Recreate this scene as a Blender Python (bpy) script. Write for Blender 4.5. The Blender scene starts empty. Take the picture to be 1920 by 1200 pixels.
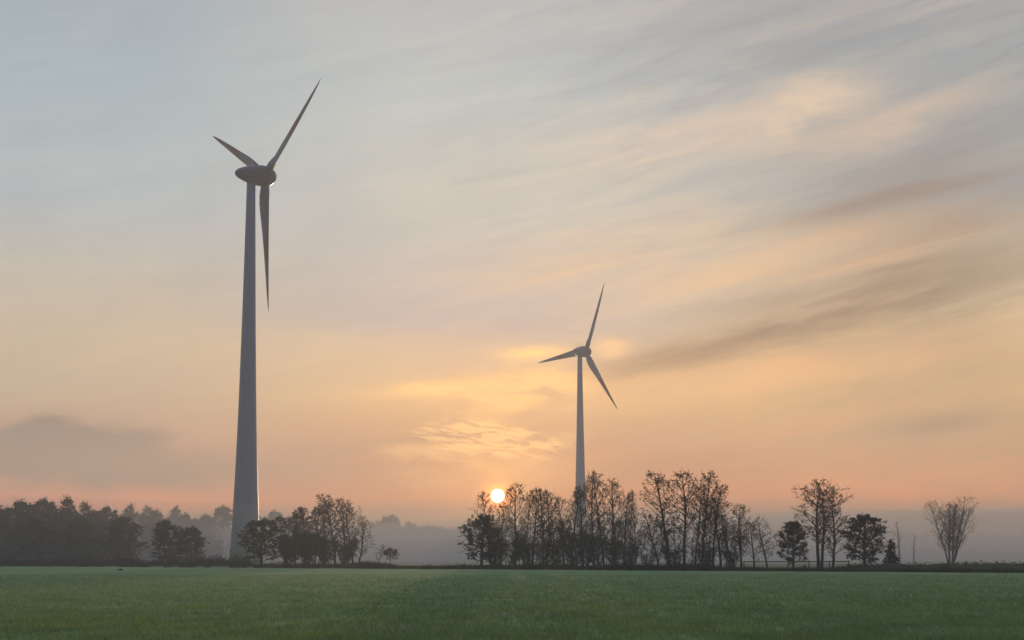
import bpy, math, random
import numpy as np
from mathutils import Vector, Matrix, Quaternion

scene = bpy.context.scene
C = scene.collection
PI = math.pi

# ------------------------------------------------------------------ camera
F_PX = 2800.0                      # focal length in pixels of a 1920 wide frame
CAM_H = 1.7
T_P = 0.0941
PITCH = math.atan(T_P)
HOR = 1046.0
CY = HOR - F_PX * T_P
cam_d = bpy.data.cameras.new('camera')
cam = bpy.data.objects.new('camera', cam_d)
C.objects.link(cam)
scene.camera = cam
cam.location = (0, 0, CAM_H)
cam.rotation_euler = (PI / 2 + PITCH, 0, 0)
cam_d.sensor_fit = 'HORIZONTAL'
cam_d.sensor_width = 36.0
cam_d.lens = 36.0 * F_PX / 1920.0
cam_d.shift_y = (CY - 600.0) / 1920.0
cam_d.clip_start = 0.1
cam_d.clip_end = 100000.0


def at(px, dist, py=None):
    """ground point seen in column px at forward distance dist; with py also the height seen there"""
    cp, sp = math.cos(PITCH), math.sin(PITCH)
    if py is None:
        a = -CAM_H / dist
        t = (a * cp - sp) / (cp + a * sp)
        depth = dist * cp + -CAM_H * sp
        return Vector(((px - 960) / F_PX * depth, dist, 0))
    vy = (CY - py) / F_PX
    dy, dz = cp - vy * sp, sp + vy * cp
    return CAM_H + dist * dz / dy


# ------------------------------------------------------------------ node helpers
class Tree:
    def __init__(self, nt):
        self.nt = nt

    def n(self, kind, **kw):
        nd = self.nt.nodes.new(kind)
        for k, v in kw.items():
            setattr(nd, k, v)
        return nd

    def put(self, sock, v):
        if hasattr(v, 'links'):
            self.nt.links.new(v, sock)
        else:
            if hasattr(sock.default_value, '__len__') and len(sock.default_value) == 4 and len(v) == 3:
                v = tuple(v) + (1.0,)
            sock.default_value = v

    def m(self, op, a, b=0.0, c=0.0, clamp=False):
        nd = self.n('ShaderNodeMath', operation=op, use_clamp=clamp)
        for i, v in enumerate((a, b, c)):
            self.put(nd.inputs[i], v)
        return nd.outputs[0]

    def add(self, a, b): return self.m('ADD', a, b)
    def sub(self, a, b): return self.m('SUBTRACT', a, b)
    def mul(self, a, b): return self.m('MULTIPLY', a, b)
    def div(self, a, b): return self.m('DIVIDE', a, b)

    def ss(self, x, lo, hi, a=0.0, b=1.0, kind='SMOOTHSTEP'):
        nd = self.n('ShaderNodeMapRange', interpolation_type=kind)
        for i, v in zip((0, 1, 2, 3, 4), (x, lo, hi, a, b)):
            self.put(nd.inputs[i], v)
        return nd.outputs[0]

    def mix(self, fac, a, b, mode='MIX'):
        nd = self.n('ShaderNodeMix', data_type='RGBA', blend_type=mode)
        self.put(nd.inputs[0], fac)
        self.put(nd.inputs[6], a)
        self.put(nd.inputs[7], b)
        return nd.outputs[2]

    def xyz(self, x, y, z):
        nd = self.n('ShaderNodeCombineXYZ')
        for i, v in enumerate((x, y, z)):
            self.put(nd.inputs[i], v)
        return nd.outputs[0]

    def noise(self, vec, scale, detail=4.0, rough=0.55, dist=0.0):
        nd = self.n('ShaderNodeTexNoise')
        self.put(nd.inputs['Vector'], vec)
        nd.inputs['Scale'].default_value = scale
        nd.inputs['Detail'].default_value = detail
        nd.inputs['Roughness'].default_value = rough
        nd.inputs['Distortion'].default_value = dist
        return nd.outputs['Fac']

    def ramp(self, fac, stops):
        nd = self.n('ShaderNodeValToRGB')
        el = nd.color_ramp.elements
        while len(el) < len(stops):
            el.new(0.5)
        for e, (p, c) in zip(el, stops):
            e.position = p
            e.color = tuple(c) + (1.0,)
        self.put(nd.inputs[0], fac)
        return nd.outputs[0]


def lin(r, g, b):
    o = []
    for v in (r, g, b):
        v /= 255.0
        o.append(v / 12.92 if v <= 0.04045 else ((v + 0.055) / 1.055) ** 2.4)
    return tuple(o)


# ------------------------------------------------------------------ sun and sky
SUN_EL = math.atan((HOR - 930.0) / F_PX)
SUN_AZ = math.atan((933.0 - 960.0) / F_PX)
sun_dir = Vector((math.sin(SUN_AZ) * math.cos(SUN_EL), math.cos(SUN_AZ) * math.cos(SUN_EL), math.sin(SUN_EL)))

sd_ = bpy.data.lights.new('sun', 'SUN')
sd_.energy = 4.0
sd_.angle = math.radians(0.5)
sd_.color = (1.0, 0.72, 0.45)
sun = bpy.data.objects.new('sun_light', sd_)
C.objects.link(sun)
sun.rotation_euler = (-sun_dir).to_track_quat('-Z', 'Y').to_euler()
sun.location = sun_dir * 300

world = bpy.data.worlds.new('World')
scene.world = world
world.use_nodes = True
wt = world.node_tree
wt.nodes.clear()
T = Tree(wt)
tc = T.n('ShaderNodeTexCoord')
vn = T.n('ShaderNodeVectorMath', operation='NORMALIZE')
wt.links.new(tc.outputs['Generated'], vn.inputs[0])
dvec = vn.outputs[0]
sep = T.n('ShaderNodeSeparateXYZ')
wt.links.new(dvec, sep.inputs[0])
dx, dy, dz = sep.outputs
el = T.m('ARCSINE', dz)
az = T.m('ARCTAN2', dx, dy)
dot = T.n('ShaderNodeVectorMath', operation='DOT_PRODUCT')
wt.links.new(dvec, dot.inputs[0])
dot.inputs[1].default_value = sun_dir
cosang = dot.outputs['Value']
cr = T.n('ShaderNodeVectorMath', operation='CROSS_PRODUCT')
wt.links.new(dvec, cr.inputs[0])
cr.inputs[1].default_value = sun_dir
ln = T.n('ShaderNodeVectorMath', operation='LENGTH')
wt.links.new(cr.outputs[0], ln.inputs[0])
ang = T.m('ARCTAN2', ln.outputs['Value'], cosang)

nish = T.n('ShaderNodeTexSky', sky_type='NISHITA', sun_disc=False)
nish.sun_elevation = SUN_EL
nish.sun_rotation = SUN_AZ
nish.air_density = 1.2
nish.dust_density = 2.0
nish.altitude = 20

# thin high cloud lit by the low sun: colour by elevation, to the left of the sun, under it and to the right
EL_MAX = 1.4
EL_S = [0.0, 0.027, 0.040, 0.060, 0.108, 0.158, 0.230, 0.308, 0.40, 0.60, 1.30]
W_LEFT = [(0.5157, 0.1367, 0.0666), (0.7594, 0.1674, 0.0746), (0.9492, 0.2092, 0.0932), (0.8341, 0.3555, 0.1995), (0.7569, 0.5904, 0.4076), (0.7558, 0.654, 0.5113), (0.5193, 0.6263, 0.6799), (0.4233, 0.5551, 0.6345), (0.3916, 0.4678, 0.552), (0.3515, 0.4452, 0.6105), (0.62, 0.74, 0.98)]
W_MID = [(0.05, 0.05, 0.0816), (0.05, 0.05, 0.102), (0.5806, 0.1004, 0.05), (0.5745, 0.1102, 0.05), (1.2128, 0.7327, 0.3214), (0.5637, 0.5615, 0.612), (0.6804, 0.7047, 0.6628), (0.5917, 0.6623, 0.6741), (0.54, 0.545, 0.56), (0.4125, 0.4793, 0.6308), (0.62, 0.74, 0.98)]
W_RIGHT = [(0.05, 0.05, 0.05), (0.25, 0.12, 0.06), (1.203, 0.3043, 0.05), (1.0, 0.38, 0.1), (1.12, 0.7, 0.27), (1.2893, 0.9917, 0.5642), (0.4397, 0.4961, 0.5256), (0.3332, 0.4071, 0.4603), (0.55, 0.505, 0.485), (0.4125, 0.4564, 0.5776), (0.62, 0.74, 0.98)]


def elramp(cols):
    st = [(-0.05, cols[0])] + list(zip(EL_S, cols))
    return T.ramp(T.ss(el, -0.05, EL_MAX, kind='LINEAR'), [((e + 0.05) / (EL_MAX + 0.05), c) for e, c in st])


base = T.mix(T.ss(az, -0.04, -0.26), elramp(W_MID), elramp(W_LEFT))
base = T.mix(T.ss(az, 0.0, 0.24), base, elramp(W_RIGHT))
# away from the sun the sky is dim and blue
anti = T.ramp(T.ss(el, -0.05, EL_MAX, kind='LINEAR'),
              [(0.0, lin(46, 64, 98)), (0.1, lin(52, 76, 118)), (0.35, lin(64, 98, 150)), (0.65, lin(98, 124, 168)), (1.0, lin(150, 168, 200))])
base = T.mix(T.ss(cosang, 0.86, -0.1), base, anti)

# noise fields: bands of a high cloud layer (projected on its plane) and smaller lumps
zc = T.add(dz, 0.10)
u_, v_ = T.div(dx, zc), T.div(dy, zc)
ba = math.radians(-24)
along = T.add(T.mul(u_, math.sin(ba)), T.mul(v_, math.cos(ba)))
across = T.sub(T.mul(u_, math.cos(ba)), T.mul(v_, math.sin(ba)))
bands = T.noise(T.xyz(T.mul(along, 0.45), T.mul(across, 1.5), 3.1), 1.0, 6, 0.55, 0.4)
lumps = T.noise(T.xyz(T.mul(az, 22.0), T.mul(el, 75.0), 1.7), 1.0, 6, 0.6, 0.3)
wisps = T.noise(T.xyz(T.mul(az, 9.0), T.sub(T.mul(el, 38.0), T.mul(az, 6.0)), 8.2), 1.0, 6, 0.58, 0.6)
ripple = T.noise(T.xyz(T.mul(az, 60.0), T.add(T.mul(el, 260.0), T.mul(az, 30.0)), 4.4), 1.0, 4, 0.6, 0.8)
fibre = T.noise(T.xyz(T.mul(az, 16.0), T.mul(T.sub(el, T.mul(az, 0.24)), 150.0), 2.2), 1.0, 6, 0.62, 0.5)
wide = T.noise(T.xyz(T.mul(az, 5.0), T.mul(el, 11.0), 0.3), 1.0, 3, 0.5, 0.2)

front = T.ss(dy, 0.2, 0.6)
hi = T.ss(bands, 0.48, 0.72)
base = T.mix(T.mul(T.mul(hi, 0.32), T.ss(el, 0.07, 0.2)), base, T.mix(1.0, base, (1.22, 1.08, 0.96), 'MULTIPLY'))
lo = T.ss(bands, 0.50, 0.28)
base = T.mix(T.mul(T.mul(lo, 0.4), T.ss(el, 0.07, 0.2)), base, T.mix(1.0, base, (0.72, 0.77, 0.84), 'MULTIPLY'))


cirr = T.noise(T.xyz(T.mul(az, 7.0), T.mul(T.sub(el, T.mul(az, 0.22)), 46.0), 6.6), 1.0, 8, 0.62, 0.8)
puff = T.noise(T.xyz(T.mul(az, 13.0), T.mul(T.sub(el, T.mul(az, 0.12)), 34.0), 9.1), 1.0, 8, 0.6, 0.6)
wt_ = T.mul(front, T.add(0.30, T.mul(T.ss(az, -0.12, 0.16), 0.70)))
base = T.mix(T.mul(T.ss(cirr, 0.54, 0.36), T.mul(wt_, 0.26)), base, T.mix(1.0, base, (0.66, 0.66, 0.70), 'MULTIPLY'))
base = T.mix(T.mul(T.ss(cirr, 0.50, 0.68), T.mul(wt_, 0.42)), base, T.mix(1.0, base, (1.35, 1.18, 1.02), 'MULTIPLY'))
base = T.mix(T.mul(T.ss(puff, 0.50, 0.66), T.mul(wt_, 0.5)), base, T.mix(1.0, base, (1.22, 1.10, 0.98), 'MULTIPLY'))


base = T.mix(T.mul(T.ss(fibre, 0.50, 0.34), T.mul(wt_, 0.30)), base, T.mix(1.0, base, (0.74, 0.70, 0.70), 'MULTIPLY'))
base = T.mix(T.mul(T.ss(fibre, 0.52, 0.70), T.mul(wt_, 0.30)), base, T.mix(1.0, base, (1.28, 1.14, 1.0), 'MULTIPLY'))


def px_az(px): return math.atan((px - 960.0) / F_PX)
def px_el(py): return math.atan((HOR - py) / F_PX)


def blob(px, py, lpx, wpx, slope, warp=1.0, edge=None, detail=0.6, nz=None):
    """a soft cloud patch about one direction; size in pixels of the photo turned into angles"""
    a0, e0, L, W = px_az(px), px_el(py), lpx / F_PX, wpx / F_PX
    da = T.sub(az, a0)
    de = T.sub(T.sub(el, e0), T.mul(da, slope))
    de = T.add(de, T.mul(T.sub(wisps, 0.5), W * 1.6 * warp))
    q = T.add(T.m('POWER', T.m('ABSOLUTE', T.div(da, L)), 2.0), T.m('POWER', T.m('ABSOLUTE', T.div(de, W)), 2.0))
    g = T.m('EXPONENT', T.mul(q, -1.0))
    nn = lumps if nz is None else nz
    g = T.mul(g, T.add(1.0 - detail, T.mul(T.ss(nn, 0.3, 0.66), detail * 1.25)))
    if edge:
        g = T.ss(g, edge[0], edge[1])
    return T.mul(g, front)


def lay(col, strength, mask):
    global base
    base = T.mix(T.mul(mask, strength), base, col)


# right side: broad soft dark bands and lit undersides rising to the right
lay((0.66, 0.38, 0.20), 0.60, blob(1790, 710, 300, 90, 0.15, detail=0.35, nz=cirr))
lay((0.34, 0.21, 0.14), 0.66, blob(1720, 450, 300, 70, 0.22, detail=0.65, nz=cirr))
lay((0.30, 0.18, 0.12), 0.72, blob(1760, 590, 280, 72, 0.24, detail=0.55, nz=cirr))
lay((0.20, 0.125, 0.095), 0.85, blob(1520, 612, 340, 36, 0.24, warp=1.3, detail=0.5, nz=cirr))
lay((0.22, 0.135, 0.10), 0.75, blob(1330, 662, 200, 24, 0.21, warp=1.2, detail=0.5, nz=fibre))
lay((0.28, 0.215, 0.20), 0.75, blob(1680, 385, 220, 22, 0.17, warp=1.2, detail=0.6, nz=cirr))
lay((0.30, 0.28, 0.28), 0.65, blob(1760, 310, 200, 44, 0.3, detail=0.5, nz=cirr))
lay((1.15, 0.70, 0.38), 0.75, blob(1400, 505, 260, 34, 0.22, detail=0.65, nz=cirr))
lay((0.45, 0.42, 0.38), 0.65, blob(1380, 572, 200, 26, 0.24, detail=0.6, nz=cirr))
lay((1.45, 0.72, 0.28), 0.75, blob(1420, 712, 300, 44, 0.12, detail=0.65, nz=puff))
lay((1.05, 0.78, 0.54), 0.75, blob(1530, 200, 130, 46, 0.1, detail=0.7, nz=puff))
lay((0.85, 0.63, 0.47), 0.65, blob(1660, 250, 200, 44, 0.25, detail=0.7, nz=cirr))
lay((0.98, 0.74, 0.56), 0.6, blob(1240, 260, 260, 60, 0.18, detail=0.7, nz=cirr))
lay((1.05, 0.70, 0.42), 0.6, blob(1120, 480, 280, 56, 0.2, detail=0.7, nz=cirr))
lay((0.30, 0.18, 0.125), 0.6, blob(1760, 805, 120, 20, 0.1, detail=0.6, nz=cirr))
lay((0.27, 0.165, 0.12), 0.7, blob(1640, 540, 240, 26, 0.22, warp=1.3, detail=0.6, nz=fibre))
lay((0.95, 0.56, 0.33), 0.55, blob(1650, 500, 220, 16, 0.22, warp=1.2, detail=0.7, nz=fibre))
lay((0.80, 0.47, 0.29), 0.5, blob(1740, 650, 180, 26, 0.15, warp=1.2, detail=0.7, nz=puff))
# left: mauve cloud bank low over the wood
lay((0.13, 0.115, 0.14), 0.92, blob(165, 862, 260, 64, -0.075, warp=0.8, edge=(0.12, 0.66), detail=0.4, nz=puff))
lay((0.24, 0.17, 0.165), 0.7, blob(330, 892, 280, 30, -0.05, warp=0.8, detail=0.4, nz=puff))
lay((0.40, 0.25, 0.19), 0.7, blob(520, 878, 362, 22, -0.03, warp=0.6, detail=0.4))
lay((0.46, 0.29, 0.20), 0.6, blob(640, 846, 160, 14, -0.05, detail=0.5))
lay((1.1, 0.78, 0.42), 0.5, blob(560, 660, 330, 40, 0.03, detail=0.5, nz=wisps))
# yellow-lit broken cloud above the sun
lay((1.85, 1.0, 0.33), 0.9, blob(975, 735, 135, 44, 0.05, detail=0.95, warp=0.9, edge=(0.05, 0.85)))
lay((1.9, 1.05, 0.34), 0.85, blob(815, 730, 100, 15, 0.05, detail=0.8))
lay((2.1, 1.15, 0.34), 0.9, blob(995, 661, 62, 13, 0.02, detail=0.6))
lay((1.8, 1.0, 0.40), 0.85, blob(1146, 657, 34, 17, 0.0, detail=0.6))
lay((1.6, 0.82, 0.25), 0.85, blob(900, 835, 190, 46, 0.0, detail=0.9, warp=0.9, edge=(0.1, 0.8)))
lay((2.3, 1.22, 0.36), 0.8, blob(920, 828, 170, 44, -0.1, detail=1.0, nz=ripple, edge=(0.35, 0.85)))
lay((0.42, 0.22, 0.12), 0.8, blob(800, 822, 100, 11, 0.05, detail=0.8, warp=0.8))
lay((0.46, 0.24, 0.12), 0.7, blob(880, 862, 120, 20, -0.1, detail=1.0, nz=ripple, edge=(0.45, 0.8)))
lay((1.5, 0.68, 0.18), 0.7, blob(930, 885, 190, 40, 0.0, detail=0.4))
# low bank of fog cloud on the horizon with a level top
bank_top = T.add(T.add(0.0318, T.mul(T.sub(wide, 0.5), 0.004)), T.mul(T.sub(wisps, 0.5), 0.0012))
bank = T.mul(T.ss(el, bank_top, T.sub(bank_top, 0.0025)), front)
bank = T.mul(bank, T.add(0.6, T.mul(T.ss(az, -0.12, 0.10), 0.4)))
lay((0.20, 0.135, 0.11), 0.85, bank)

# clear sky shows a little through the cloud
nsc = T.mix(1.0, nish.outputs[0], (0.1, 0.1, 0.1), 'MULTIPLY')
sky = T.mix(0.10, base, nsc)
# aureole of the sun in the cloud
g1 = T.m('EXPONENT', T.mul(ang, -1 / 0.045))
g2 = T.m('EXPONENT', T.mul(ang, -1 / 0.16))
g3 = T.m('EXPONENT', T.mul(T.m('POWER', T.div(ang, 0.0078), 2.0), -1.0))


def scaled(col, f):
    nd = T.n('ShaderNodeVectorMath', operation='SCALE')
    nd.inputs[0].default_value = col
    T.put(nd.inputs['Scale'], f)
    return nd.outputs[0]


for c_, f_ in (((0.70, 0.30, 0.03), g1), ((0.12, 0.06, 0.0), g2), ((5.0, 1.1, 0.06), g3)):
    sky = T.mix(1.0, sky, scaled(c_, f_), 'ADD')
disc = T.ss(ang, 0.00455, 0.0040)
sky = T.mix(1.0, sky, scaled((34.0, 27.0, 19.0), disc), 'ADD')
bg = T.n('ShaderNodeBackground')
SKY_GAIN = 1.0
wt.links.new(T.mix(1.0, sky, (10 * SKY_GAIN,) * 3, 'MULTIPLY'), bg.inputs['Color'])
bg.inputs['Strength'].default_value = 0.1
out = T.n('ShaderNodeOutputWorld')
wt.links.new(bg.outputs[0], out.inputs['Surface'])
world.cycles.sampling_method = 'MANUAL'
world.cycles.sample_map_resolution = 1024

# ------------------------------------------------------------------ materials


def material(name):
    m = bpy.data.materials.new(name)
    m.use_nodes = True
    nt = m.node_tree
    nt.nodes.clear()
    t = Tree(nt)
    o = t.n('ShaderNodeOutputMaterial')
    return m, t, o


def principled(t, o, col, rough=0.8, bump=None, bump_d=0.02, spec=0.3, metal=0.0):
    b = t.n('ShaderNodeBsdfPrincipled')
    t.put(b.inputs['Base Color'], col)
    t.put(b.inputs['Roughness'], rough)
    b.inputs['Specular IOR Level'].default_value = spec
    b.inputs['Metallic'].default_value = metal
    if bump is not None:
        bp = t.n('ShaderNodeBump')
        bp.inputs['Distance'].default_value = bump_d
        t.put(bp.inputs['Height'], bump)
        t.nt.links.new(bp.outputs[0], b.inputs['Normal'])
    t.nt.links.new(b.outputs[0], o.inputs['Surface'])
    return b


def objco(t):
    return t.n('ShaderNodeTexCoord').outputs['Object']


def mat_bark(name, c1, c2):
    m, t, o = material(name)
    co = objco(t)
    mp = t.n('ShaderNodeMapping')
    mp.inputs['Scale'].default_value = (3, 3, 0.7)
    t.nt.links.new(co, mp.inputs[0])
    n = t.noise(mp.outputs[0], 3.0, 5, 0.65)
    principled(t, o, t.mix(t.ss(n, 0.35, 0.65), c1, c2), 0.9, n, 0.03)
    return m


def mat_leaf(name, cols, trans=0.35, patch=None):
    m, t, o = material(name)
    g = t.n('ShaderNodeNewGeometry')
    r = g.outputs['Random Per Island']
    stops = [(i / max(1, len(cols) - 1), c) for i, c in enumerate(cols)]
    col = t.ramp(r, stops)
    nz = t.noise(objco(t), 0.5, 2)
    col = t.mix(t.ss(nz, 0.3, 0.7), col, t.mix(1.0, col, (0.72, 0.75, 0.75), 'MULTIPLY'))
    if patch:
        p1 = t.noise(objco(t), 0.16, 5, 0.65, 0.6)
        p2 = t.noise(objco(t), 0.9, 4, 0.7)
        col = t.mix(t.mul(t.ss(p1, 0.46, 0.64), 0.6), col, t.mix(1.0, col, patch[0], 'MULTIPLY'))
        col = t.mix(t.mul(t.ss(p2, 0.50, 0.68), 0.65), col, t.mix(1.0, col, patch[1], 'MULTIPLY'))
    d = t.n('ShaderNodeBsdfDiffuse')
    tr = t.n('ShaderNodeBsdfTranslucent')
    t.put(d.inputs['Color'], col)
    t.put(tr.inputs['Color'], col)
    mx = t.n('ShaderNodeMixShader')
    mx.inputs[0].default_value = trans
    t.nt.links.new(d.outputs[0], mx.inputs[1])
    t.nt.links.new(tr.outputs[0], mx.inputs[2])
    t.nt.links.new(mx.outputs[0], o.inputs['Surface'])
    return m


M = {}
M['bark'] = mat_bark('alder_bark', (0.045, 0.036, 0.030), (0.085, 0.068, 0.056))
M['bark_grey'] = mat_bark('grey_bark', (0.06, 0.052, 0.046), (0.10, 0.086, 0.075))
M['leaf_alder'] = mat_leaf('alder_leaves', [(0.040, 0.032, 0.018), (0.070, 0.052, 0.024), (0.055, 0.050, 0.022), (0.085, 0.052, 0.022)])
M['leaf_brown'] = mat_leaf('brown_leaves', [(0.055, 0.036, 0.020), (0.085, 0.050, 0.026), (0.075, 0.055, 0.028), (0.050, 0.040, 0.022)])
M['leaf_dark'] = mat_leaf('dark_leaves', [(0.030, 0.034, 0.018), (0.045, 0.044, 0.022), (0.040, 0.034, 0.020), (0.055, 0.050, 0.026)])
M['needle'] = mat_leaf('dark_needles', [(0.022, 0.030, 0.018), (0.035, 0.042, 0.024)], 0.15)
M['scrub'] = mat_leaf('dry_scrub', [(0.045, 0.038, 0.024), (0.075, 0.060, 0.036), (0.050, 0.050, 0.024)], 0.3)
M['rough_grass'] = mat_leaf('rough_grass_blades', [(0.045, 0.060, 0.020), (0.075, 0.085, 0.030), (0.10, 0.095, 0.045), (0.040, 0.058, 0.018)], 0.4)
M['wheat'] = mat_leaf('young_wheat_blades', [(0.14, 0.26, 0.07), (0.27, 0.40, 0.14), (0.38, 0.46, 0.20), (0.22, 0.36, 0.10), (0.46, 0.43, 0.25)], 0.5, [(1.35, 1.10, 0.75), (0.55, 0.62, 0.70)])

# painted steel and concrete of the turbines; green rings at the foot and red bands on the blades are paint
m, t, o = material('tower_paint')
sp = t.n('ShaderNodeSeparateXYZ')
co = objco(t)
t.nt.links.new(co, sp.inputs[0])
z = sp.outputs[2]
ring = t.m('FLOOR', t.div(z, 2.6))
k = t.ss(ring, 6.0, 0.0, kind='LINEAR')
nz = t.noise(co, 0.6, 4)
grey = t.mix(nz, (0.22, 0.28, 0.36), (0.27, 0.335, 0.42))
mp = t.n('ShaderNodeMapping')
mp.inputs['Scale'].default_value = (1.4, 1.4, 0.05)
t.nt.links.new(co, mp.inputs[0])
stk = t.noise(mp.outputs[0], 1.0, 5, 0.65)
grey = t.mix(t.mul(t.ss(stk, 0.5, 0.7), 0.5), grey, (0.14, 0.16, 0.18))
seam = t.ss(t.m('ABSOLUTE', t.sub(t.m('FRACT', t.div(z, 3.8)), 0.5)), 0.492, 0.498)
grey = t.mix(t.mul(seam, 0.8), grey, (0.18, 0.19, 0.20))
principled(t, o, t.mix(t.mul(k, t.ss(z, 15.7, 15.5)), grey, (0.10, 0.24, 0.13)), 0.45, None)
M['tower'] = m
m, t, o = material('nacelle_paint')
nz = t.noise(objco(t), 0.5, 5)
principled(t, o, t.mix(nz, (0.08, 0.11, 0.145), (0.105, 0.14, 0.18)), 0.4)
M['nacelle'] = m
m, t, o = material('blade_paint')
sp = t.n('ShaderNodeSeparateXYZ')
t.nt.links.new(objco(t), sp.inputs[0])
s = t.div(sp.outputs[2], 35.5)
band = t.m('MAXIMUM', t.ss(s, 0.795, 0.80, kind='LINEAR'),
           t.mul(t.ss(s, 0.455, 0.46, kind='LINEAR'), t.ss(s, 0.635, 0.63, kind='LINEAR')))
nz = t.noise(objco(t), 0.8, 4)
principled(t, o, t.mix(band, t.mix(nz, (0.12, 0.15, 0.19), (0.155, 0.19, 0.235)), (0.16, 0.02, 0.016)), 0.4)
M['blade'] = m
m, t, o = material('dark_steel')
principled(t, o, (0.10, 0.10, 0.11), 0.5, metal=0.6)
M['steel'] = m
m, t, o = material('weathered_wood')
co = objco(t)
mp = t.n('ShaderNodeMapping')
mp.inputs['Scale'].default_value = (1.5, 6, 6)
t.nt.links.new(co, mp.inputs[0])
nz = t.noise(mp.outputs[0], 4.0, 5, 0.7)
principled(t, o, t.mix(nz, (0.06, 0.05, 0.042), (0.13, 0.11, 0.095)), 0.9, nz, 0.01)
M['wood'] = m


def ground_mat(name, cols, scale, rows=False):
    m, t, o = material(name)
    co = objco(t)
    n1 = t.noise(co, scale, 6, 0.6)
    n2 = t.noise(co, scale * 9, 5, 0.65)
    n3 = t.noise(co, scale * 0.12, 3, 0.5)
    c = t.mix(t.ss(n1, 0.32, 0.68), cols[0], cols[1])
    c = t.mix(t.mul(t.ss(n2, 0.45, 0.75), 0.7), c, cols[2])
    c = t.mix(t.mul(t.ss(n3, 0.42, 0.62), 0.5), c, cols[3])
    principled(t, o, c, 0.95, n2, 0.06, spec=0.1)
    return m


M['meadow'] = ground_mat('pale_meadow', [(0.16, 0.17, 0.09), (0.20, 0.20, 0.12), (0.24, 0.22, 0.15), (0.15, 0.18, 0.10)], 0.05)
M['field'] = ground_mat('wheat_field_soil', [(0.17, 0.28, 0.095), (0.25, 0.38, 0.14), (0.16, 0.16, 0.09), (0.30, 0.38, 0.15)], 0.4)
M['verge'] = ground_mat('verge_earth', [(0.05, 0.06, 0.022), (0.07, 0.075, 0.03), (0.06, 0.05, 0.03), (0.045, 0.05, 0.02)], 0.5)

# ------------------------------------------------------------------ mesh building


class MB:
    def __init__(self):
        self.v, self.f, self.n = [], [], 0

    def addv(self, pts):
        i = self.n
        self.v.extend(pts)
        self.n += len(pts)
        return i

    def tube(self, pts, rads, sides, cap=False):
        pts = [Vector(p) for p in pts]
        prev = None
        ref = Vector((1, 0, 0)) if abs((pts[-1] - pts[0]).normalized().x) < 0.8 else Vector((0, 1, 0))
        k = len(pts)
        for i in range(k):
            d = (pts[min(i + 1, k - 1)] - pts[max(i - 1, 0)]).normalized()
            a = d.cross(ref).normalized()
            b = d.cross(a)
            r = rads[i]
            s = self.addv([pts[i] + (a * math.cos(2 * PI * j / sides) + b * math.sin(2 * PI * j / sides)) * r for j in range(sides)])
            if prev is not None:
                for j in range(sides):
                    j2 = (j + 1) % sides
                    self.f.append((prev + j, prev + j2, s + j2, s + j))
            elif cap:
                self.f.append(tuple(range(s + sides - 1, s - 1, -1)))
            prev = s
        if cap:
            self.f.append(tuple(range(prev, prev + sides)))

    def box(self, c, s):
        x, y, z = s[0] / 2, s[1] / 2, s[2] / 2
        i = self.addv([(c[0] + a * x, c[1] + b * y, c[2] + d * z) for a in (-1, 1) for b in (-1, 1) for d in (-1, 1)])
        for f in ((0, 1, 3, 2), (4, 6, 7, 5), (0, 4, 5, 1), (2, 3, 7, 6), (0, 2, 6, 4), (1, 5, 7, 3)):
            self.f.append(tuple(i + k for k in f))

    def lathe(self, prof, sides, axis='z', cap=True):
        prev = None
        for (s, r) in prof:
            ring = []
            for j in range(sides):
                a = 2 * PI * j / sides
                if axis == 'z':
                    ring.append((r * math.cos(a), r * math.sin(a), s))
                else:
                    ring.append((s, r * math.cos(a), r * math.sin(a)))
            i = self.addv(ring)
            if prev is not None:
                for j in range(sides):
                    j2 = (j + 1) % sides
                    self.f.append((prev + j, prev + j2, i + j2, i + j))
            elif cap:
                self.f.append(tuple(range(i + sides - 1, i - 1, -1)))
            prev = i
        if cap:
            self.f.append(tuple(range(prev, prev + sides)))

    def mesh(self, name, mat, smooth=False):
        me = bpy.data.meshes.new(name)
        me.from_pydata([tuple(p) for p in self.v], [], self.f)
        me.materials.append(mat)
        if smooth:
            me.shade_smooth()
        me.update()
        return me


def tri_mesh(name, V, F, mat):
    """fast mesh from numpy arrays with F an (n,3) or (n,4) index array"""
    me = bpy.data.meshes.new(name)
    k = F.shape[1]
    me.vertices.add(len(V))
    me.vertices.foreach_set('co', np.asarray(V, np.float32).ravel())
    me.loops.add(F.size)
    me.loops.foreach_set('vertex_index', F.astype(np.int32).ravel())
    me.polygons.add(len(F))
    me.polygons.foreach_set('loop_start', np.arange(0, F.size, k, dtype=np.int32))
    me.update(calc_edges=True)
    me.materials.append(mat)
    return me


def link(name, me, parent=None, loc=(0, 0, 0)):
    ob = bpy.data.objects.new(name, me)
    C.objects.link(ob)
    ob.location = loc
    if parent is not None:
        ob.parent = parent
    return ob


def thing(name, label, cat, loc=(0, 0, 0), rz=0.0, group=None):
    e = bpy.data.objects.new(name, None)
    C.objects.link(e)
    e.empty_display_size = 0.5
    e.location = loc
    e.rotation_euler = (0, 0, rz)
    tag(e, label, cat, group)
    return e


def tag(o_, label=None, cat=None, group=None, kind=None):
    if label: o_['label'] = label
    if cat: o_['category'] = cat
    if group: o_['group'] = group
    if kind: o_['kind'] = kind
    return o_


# ------------------------------------------------------------------ ground
def sheet(name, poly, z, mat, label):
    mb = MB()
    i = mb.addv([(x, y, z) for x, y in poly])
    mb.f.append(tuple(range(i, i + len(poly))))
    return tag(link(name, mb.mesh(name, mat)), label, None, None, 'structure')


GX, GY0, GY1 = 1300.0, -120.0, 1750.0
sheet('meadow', [(-GX, GY0), (GX, GY0), (GX, GY1), (-GX, GY1)], 0.0, M['meadow'], 'pale misty meadow reaching to the far wood')


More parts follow.
